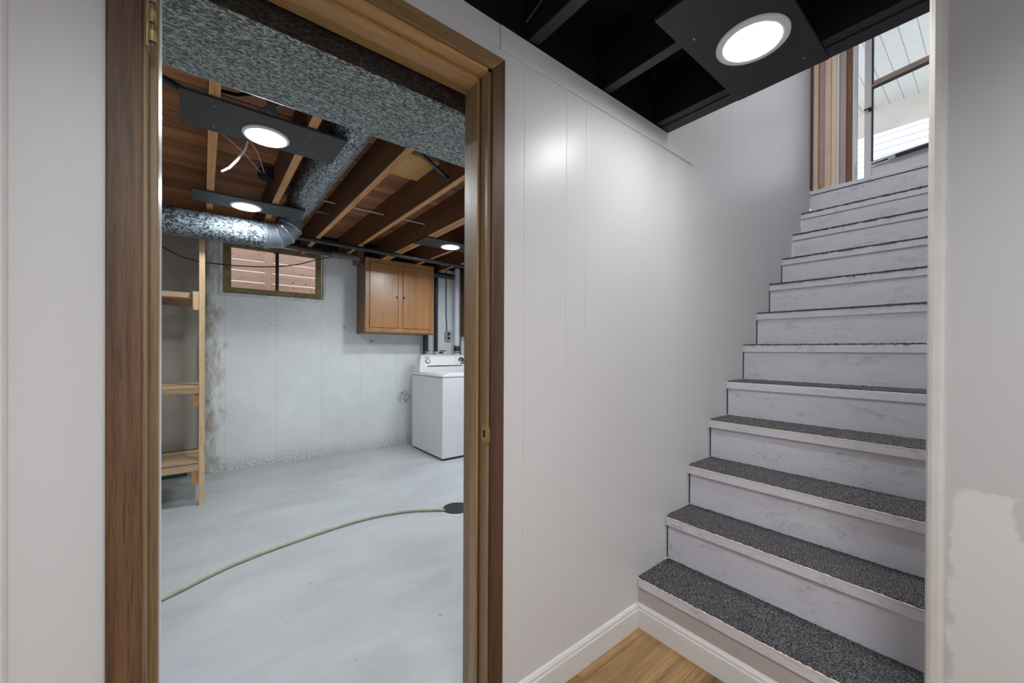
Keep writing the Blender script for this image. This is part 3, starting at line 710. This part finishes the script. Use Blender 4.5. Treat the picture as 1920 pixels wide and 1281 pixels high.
# valves behind the washer
for x, lb in ((2.25, 'small black hose valve at the left behind the washer'), (2.49, 'small black hose valve at the middle pipe behind the washer')):
    v = thing('hose_valve', (x, 4.66, 1.14), lb, 'valve')
    B().cyl((x, 4.62, 1.175), (x, 4.70, 1.175), .013, 12).build('valve_body', M['dark'], v, smooth=True)
    B().cyl((x-.045, 4.62, 1.20), (x+.045, 4.62, 1.20), .006, 8).build('valve_handle', M['dark'], v)
    B().cyl((x, 4.62, 1.10), (x, 4.62, 1.175), .010, 10).build('hose_end', M['steel'], v, smooth=True)
# hanging black wire in front of the window
pts = [(-.55, 4.6, 2.28), (-.42, 4.6, 2.18), (-.288, 4.6, 2.107), (-.156, 4.6, 2.042), (-.036, 4.6, 2.014), (.211, 4.6, 2.012), (.42, 4.6, 2.028), (.59, 4.6, 2.051), (.784, 4.6, 2.103), (.957, 4.6, 2.179), (1.1, 4.6, 2.228), (1.30, 4.6, 2.262)]
tag(bend(pts, .0055, 6).build('slack_cable', M['pipe'], smooth=True), 'slack black cable sagging across the basement window', 'cable')
tag(bend([(.60, 3.33, 2.385), (1.70, 3.345, 2.378)], .0045, 6).build('joist_cable', M['wire_w'], smooth=True), 'thin white cable threaded straight through the ceiling joists', 'cable')
tag(bend([(.655, 3.45, 2.330), (.826, 3.466, 2.33)], .008, 8).build('conduit_stub', M['pipeg'], smooth=True), 'short grey conduit stub beside the duct elbow', 'conduit')
tag(bend([(.195, 2.44, 2.493), (.195, 2.46, 2.40), (.192, 2.48, 2.345), (.172, 2.5, 2.27), (.138, 2.5, 2.205), (.105, 2.5, 2.155), (.071, 2.5, 2.125)], [.003, .003, .004, .005, .0065, .0065, .005], 8).build('hanging_cable', M['wire_w'], smooth=True), 'cut end of white cable dangling below the laundry joists', 'cable')
gp = thing('gas_pipe', (1.1, 2.1, 2.3), 'short black iron pipe slanting under the joists beside the trunk duct', 'pipe')
bend([(.90, 2.00, 2.315), (.96, 2.04, 2.315), (1.215, 2.195, 2.305)], .013, 10).build('pipe_run', M['pipe'], gp, smooth=True)
B().cyl((1.205, 2.19, 2.305), (1.235, 2.21, 2.304), .020, 10).build('pipe_cap', M['pipeg'], gp, smooth=True)
# dark straps and junction box above the boards
cs = thing('cable_bundle', (.25, 2.2, 2.36), 'crossed dark straps and cable above the nearest ceiling board', 'cable')
b = B()
for p, q in (((.13, 1.95, 2.43), (.315, 2.36, 2.40)), ((.215, 2.34, 2.40), (.375, 2.0, 2.43))):
    d = (Vector(q)-Vector(p)).normalized(); s2 = d.cross(Vector((0, 0, 1)))*.014
    vs = [Vector(p)-s2, Vector(p)+s2, Vector(q)+s2, Vector(q)-s2]
    lo = [b.bm.verts.new(v) for v in vs]; hi = [b.bm.verts.new(v+Vector((0, 0, .003))) for v in vs]
    b.bm.faces.new(lo); b.bm.faces.new(hi[::-1])
    for k in range(4): b.bm.faces.new((lo[k], hi[k], hi[(k+1) % 4], lo[(k+1) % 4]))
b.build('strap', M['navy'], cs)
bend([(.062, 2.24, 2.40), (.12, 2.21, 2.39), (.19, 2.16, 2.40), (.26, 2.05, 2.42)], .008).build('cable', M['navy'], cs, smooth=True)
tag(bend([(-.55, 1.98, 2.31), (-.30, 2.03, 2.31), (-.16, 2.10, 2.31), (-.07, 2.14, 2.30), (.0, 2.17, 2.30)], .014).build('black_cable', M['navy'], smooth=True), 'thick black cable running left from the nearest ceiling board', 'cable')
tag(bend([(-.4, 2.28, 2.40), (-.22, 2.24, 2.405), (-.14, 2.26, 2.40), (-.10, 2.30, 2.40)], .007).build('white_cable', M['wire_w'], smooth=True), 'white cable curving beside the leftmost black cable under the joists', 'cable')
jb = thing('junction_box', (.355, 3.06, 2.40), 'small dark junction box with two wires on the subfloor above the second board', 'electrical box')
B().cyl((.345, 3.20, 2.40), (.345, 3.20, 2.46), .052, 8).build('box', M['navy'], jb)
bend([(.05, 2.78, 2.47), (.20, 2.98, 2.45), (.31, 3.17, 2.42)], .003, 6).build('wire', M['wire_w'], jb)
bend([(.20, 2.80, 2.48), (.27, 2.95, 2.46), (.33, 3.17, 2.42)], .003, 6).build('wire', M['wire_w'], jb)
tag(bend([(.80, .80, 2.46), (.845, .87, 2.40), (.852, .93, 2.34), (.835, .985, 2.30)], .004, 6).build('ceiling_cable', M['boardgrey'], smooth=True), 'thin black cable looping by the first hallway joist', 'cable')
wb = thing('loose_wires', (2.7, 4.25, 2.3), 'tangle of loose white wires over the right cabinet', 'cable')
for k in range(6):
    x = 2.52+.05*k; p = [(x, 4.25, 2.40)]
    for j in range(1, 7): p.append((x+.035*j*random.uniform(.3, 1.2), 4.25+random.uniform(-.03, .03), 2.40-.035*j+.02*math.sin(j*2+k)))
    bend(p, .0032, 5).build('wire', M['wire_w'], wb, smooth=True)

# ------------------------------------------------------------------ cabinets
def cabinet(x0, x1, z0, z1, label):
    c = thing('wall_cabinet', ((x0+x1)/2, 4.65, z0), label, 'cabinet', 'wooden cabinets hung on the concrete wall')
    yf, yb = 4.480, 4.797
    b = B(); b.box(x0, yf+.020, z0+.012, x0+.018, yb, z1).box(x1-.018, yf+.020, z0+.012, x1, yb, z1).box(x0+.018, yf+.020, z1-.018, x1-.018, yb, z1)
    b.build('carcass', M['cab_dark'], c, bev=.001)
    bx(x0-.004, yf+.010, z0, x1+.004, yb, z0+.013).build('bottom_panel', M['cab_dark'], c, bev=.001)
    f = B(); f.box(x0, yf, z0+.013, x0+.045, yf+.02, z1).box(x1-.048, yf, z0+.013, x1, yf+.02, z1)
    f.box(x0+.045, yf, z1-.050, x1-.048, yf+.02, z1).box(x0+.045, yf, z0+.013, x1-.048, yf+.02, z0+.062)
    xm = (x0+x1)/2-.012; f.box(xm-.028, yf, z0+.062, xm+.028, yf+.02, z1-.05)
    f.build('face_frame', M['cab'], c, bev=.002)
    for a, d, hx, kx in ((x0+.047, xm-.030, x0+.047, xm-.042), (xm+.030, x1-.050, x1-.050, xm+.042)):
        dr = bx(a+.002, yf-.004, z0+.066, d-.002, yf+.014, z1-.054).build('door', M['cab'], c, bev=.003)
        for zz in (z0+.13, z1-.13):
            s1 = 1 if hx < xm else -1
            bx(min(hx, hx+s1*.022), yf-.008, zz-.035, max(hx, hx+s1*.022), yf-.003, zz+.035).build('hinge', M['cab'], dr, bev=.001)
            B().cyl((hx, yf-.007, zz-.03), (hx, yf-.007, zz+.03), .004, 8).build('hinge', M['cab_dark'], dr)
        kb = B(); kb.cyl((kx, yf-.022, (z0+z1)/2), (kx, yf-.004, (z0+z1)/2), .008, 12, .014); kb.build('knob', M['casing_r'], dr, smooth=True)
    return c
cabinet(1.435, 2.285, 1.402, 2.262, 'left wooden wall cabinet with two doors, beside the basement window')
cabinet(2.868, 3.66, 1.402, 2.262, 'right wooden wall cabinet, mostly hidden by the door frame')
hb = thing('hanger_block', (1.38, 4.65, 2.2), 'small brown wooden block screwed beside the left cabinet top', 'block')
bx(1.345, 4.50, 2.18, 1.385, 4.66, 2.36).build('block', M['cab_dark'], hb, bev=.002); bx(1.388, 4.50, 2.22, 1.425, 4.66, 2.40).build('block', M['joist'], hb, bev=.002)

# ------------------------------------------------------------------ washer
wx0, wx1, wy0, wy1 = 2.035, 2.870, 3.775, 4.560
wa = thing('washing_machine', ((wx0+wx1)/2, 4.17, 0), 'white top-loading washing machine against the concrete wall', 'washer')
bx(wx0, wy0, .022, wx1, wy1, .905).build('cabinet', M['white'], wa, bev=.008)
bx(wx0+.012, wy0+.012, .012, wx1-.012, wy1-.01, .03).build('base', M['dark'], wa)
for a in (wx0+.06, wx1-.06):
    for c in (wy0+.06, wy1-.06): B().cyl((a, c, 0), (a, c, .03), .022, 12).build('foot', M['dark'], wa)
bx(wx0-.003, wy0-.004, .908, wx1+.003, wy1, .938).build('top_panel', M['white'], wa, bev=.010)
lid = bx(wx0+.035, wy0+.012, .938, wx1-.035, 4.330, .948).build('lid', M['offwhite'], wa, bev=.004)
bx(wx0+.10, wy0+.06, .948, wx1-.10, 4.25, .9505).build('lid_panel', M['offwhite'], lid, bev=.001)
# console: sloped front with rounded tapering ends
b = B()
prof = [(4.36, .940), (4.375, 1.00), (4.44, 1.125), (4.462, 1.146), (4.49, 1.152), (4.555, 1.150), (4.558, .940)]
ins = [0, .010, .052, .064, .070, .070, .010]
def cons(x, sgn): return [b.bm.verts.new((x+sgn*i, yy, zz)) for (yy, zz), i in zip(prof, ins)]
A1 = cons(wx0+.004, 1); A2 = cons(wx1-.004, -1)
b.bm.faces.new(A1[::-1]); b.bm.faces.new(A2)
for k in range(len(prof)): b.bm.faces.new((A1[k], A1[(k+1) % 7], A2[(k+1) % 7], A2[k]))
con = b.build('console', M['white'], wa, bev=.006)
nrm = Vector((0, -(1.125-1.00), (4.44-4.375))).normalized(); mid = Vector((0, (4.375+4.44)/2, (1.00+1.125)/2))
def onface(x, t, off):   # t 0..1 up the sloped face
    return Vector((x, 4.375+t*.065, 1.00+t*.125))+nrm*off
def face_panel(xa, xb, t0, t1, off, th, name, mat, par):
    b = B(); vs = [onface(xa, t0, off), onface(xb, t0, off), onface(xb-.02*(xb > 2.5 and xb-xa > .4), t1, off), onface(xa+.02*(xb-xa > .4), t1, off)]
    lo = [b.bm.verts.new(v) for v in vs]; hi = [b.bm.verts.new(v+nrm*th) for v in vs]
    b.bm.faces.new(lo[::-1]); b.bm.faces.new(hi)
    for k in range(4): b.bm.faces.new((lo[k], lo[(k+1) % 4], hi[(k+1) % 4], hi[k]))
    return b.build(name, mat, par, bev=.0005)
face_panel(wx0+.085, wx1-.075, .03, 1.0, -.001, .004, 'control_panel', M['offwhite'], con)
face_panel(wx0+.105, wx1-.22, .02, .13, .003, .003, 'chrome_strip', M['chrome'], con)
g1 = onface(2.168, .55, .003); B().cyl(g1, g1+nrm*.012, .033, 28).build('gauge_dial', M['greyline'], con, smooth=True)
B().cyl(g1+nrm*.011, g1+nrm*.014, .021, 24).build('dial_face', M['offwhite'], con, smooth=True)
g2 = onface(2.655, .55, .003); B().cyl(g2, g2+nrm*.004, .052, 32).build('dial_skirt', M['chrome'], con, smooth=True)
kb = B().cyl(g2+nrm*.004, g2+nrm*.022, .036, 28, .031).build('timer_knob', M['chrome'], con, smooth=True)
b = B(); q = Vector((.55, 0, 0))+nrm.cross(Vector((1, 0, 0)))*.83; q.normalize(); pq = q.cross(nrm)
vs = [g2+nrm*.022+q*.03+pq*.005, g2+nrm*.022+q*.03-pq*.005, g2+nrm*.022-q*.03-pq*.005, g2+nrm*.022-q*.03+pq*.005]
lo = [b.bm.verts.new(v) for v in vs]; hi = [b.bm.verts.new(v+nrm*.006) for v in vs]
b.bm.faces.new(lo); b.bm.faces.new(hi)
for k in range(4): b.bm.faces.new((lo[k], lo[(k+1) % 4], hi[(k+1) % 4], hi[k]))
b.build('knob_grip', M['dark'], con)
# small oval maker's mark and cycle print
b = B(); e0 = onface(2.17, .93, .0035); tv = nrm.cross(Vector((1, 0, 0)))
b.tube([e0+Vector((1, 0, 0))*.042*math.cos(a)+tv*.0085*math.sin(a) for a in [2*PI*k/28+.5 for k in range(24)]], .0011, 4)
b.tube([e0+Vector((-.026, 0, 0)), e0+Vector((.036, 0, 0))+tv*-.002], .0028, 4); b.build('maker_mark', M['dark'], con)
for (x, t, w) in ((2.555, .86, .03), (2.735, .88, .03), (2.545, .50, .045), (2.56, .25, .05), (2.57, .7, .02), (2.745, .7, .02)):
    face_panel(x, x+w*.7, t, t+.035, .003, .0006, 'print_mark', M['greyline'], con)

# ------------------------------------------------------------------ wooden shelf unit at left
sh = thing('shelf_unit', (-.30, 4.1, 0), 'rough pine shelf unit against the concrete wall at left', 'shelf')
bx(-.026, 3.858, 0, .010, 3.895, 2.262).build('post', M['pine'], sh, bev=.002)
bx(-.026, 4.67, 0, .010, 4.71, 2.262).build('post', M['pine'], sh, bev=.002)
bx(-.95, 3.858, 0, -.914, 3.895, 2.262).build('post', M['pine'], sh, bev=.002)
bx(-.95, 4.67, 0, -.914, 4.71, 2.262).build('post', M['pine'], sh, bev=.002)
# each shelf: planks, bearer, block
def shelf(z, xr, ys, th=.022, blk=True):
    for i, (a, c) in enumerate(ys):
        dz = random.uniform(-.003, .003)
        bx(-.95, a, z-th+dz, xr, c, z+dz).build('plank', M['pinex'], sh, bev=.002)
B().prism([(-.95, 1.642), (-.078, 1.642), (-.092, 1.602), (-.95, 1.602)], 'y', 3.862, 3.898).build('front_rail', M['pinex'], sh, bev=.001)
shelf(1.642, -.085, ((3.90, 4.05), (4.06, 4.22)), .02)
bx(-.064, 3.862, 1.512, -.027, 3.94, 1.655).build('block', M['pine'], sh, bev=.002)
shelf(.925, -.028, ((3.862, 4.02), (4.025, 4.19), (4.195, 4.36)), .022)
bx(-.95, 3.862, .868, -.028, 3.885, .9035).build('front_rail', M['pinex'], sh, bev=.002)
bx(-.062, 3.89, .765, -.027, 4.40, .865).build('block', M['joist_edge'], sh, bev=.002)
shelf(.345, -.028, ((3.862, 3.955), (3.975, 4.075), (4.095, 4.195), (4.215, 4.32)), .02)
bx(-.95, 3.860, .268, -.028, 3.882, .322).build('front_rail', M['pinex'], sh, bev=.002)
bx(-.070, 3.885, .160, -.027, 4.35, .265).build('block', M['joist_edge'], sh, bev=.002)
for z in (.28, .84, 1.58): bx(-.95, 4.36, z, -.03, 4.39, z+.06).build('rear_rail', M['joist'], sh, bev=.002)
tag(B().prism([(3.99, .205), (4.28, .205), (4.30, .216), (4.28, .228), (3.99, .228), (3.97, .216)], 'x', -.93, -.10).build('teal_board', M['teal'], bev=.006), 'teal rounded board stored just below the lowest shelf', 'board')
for x in (-.5, -.85): bx(x, 4.0, 0, x+.03, 4.38, .188).build('crate_leg', M['darkgap']) if False else None

# ------------------------------------------------------------------ drain and hose
dr = thing('floor_drain', (1.523, 2.595, 0), 'round dark iron floor drain grate in the laundry floor', 'drain')
b = B(); b.cyl((1.523, 2.595, -.002), (1.523, 2.595, .005), .104, 48); b.build('rim', M['drain'], dr, bev=.002)
b = B()
for rr, n in ((.018, 6), (.038, 12), (.058, 18), (.077, 24), (.092, 30)):
    for k in range(n):
        a = 2*PI*(k+.3*(n % 4))/n; b.cyl((1.523+rr*math.cos(a), 2.595+rr*math.sin(a), .0048), (1.523+rr*math.cos(a), 2.595+rr*math.sin(a), .0056), .0052, 6)
b.build('grate_holes', M['darkhole'], dr, kind='stuff')
hp = [(-1.0, 2.22), (-.6, 2.34), (-.35, 2.425), (-.16, 2.492), (-.022, 2.609), (.14, 2.662), (.333, 2.710), (.604, 2.772), (.886, 2.795), (1.10, 2.768), (1.25, 2.715), (1.37, 2.643), (1.44, 2.60)]
def catmull(P, n=6):
    out = []
    P = [P[0]]+P+[P[-1]]
    for i in range(1, len(P)-2):
        for k in range(n):
            t = k/n; out.append(tuple(.5*((2*P[i][j])+(-P[i-1][j]+P[i+1][j])*t+(2*P[i-1][j]-5*P[i][j]+4*P[i+1][j]-P[i+2][j])*t*t+(-P[i-1][j]+3*P[i][j]-3*P[i+1][j]+P[i+2][j])*t**3) for j in range(len(P[0]))))
    out.append(P[-2]); return out
hp = [(-1.0, 2.15), (-.5, 2.36), (-.16, 2.498), (.14, 2.663), (.50, 2.757), (.886, 2.805), (1.17, 2.752), (1.33, 2.665), (1.425, 2.598)]
tag(B().tube([(x, y, .0105) for x, y in catmull(hp, 8)], .0085, 10).build('condensate_hose', M['hose'], smooth=True), 'long tan hose curving across the laundry floor to the drain', 'hose')
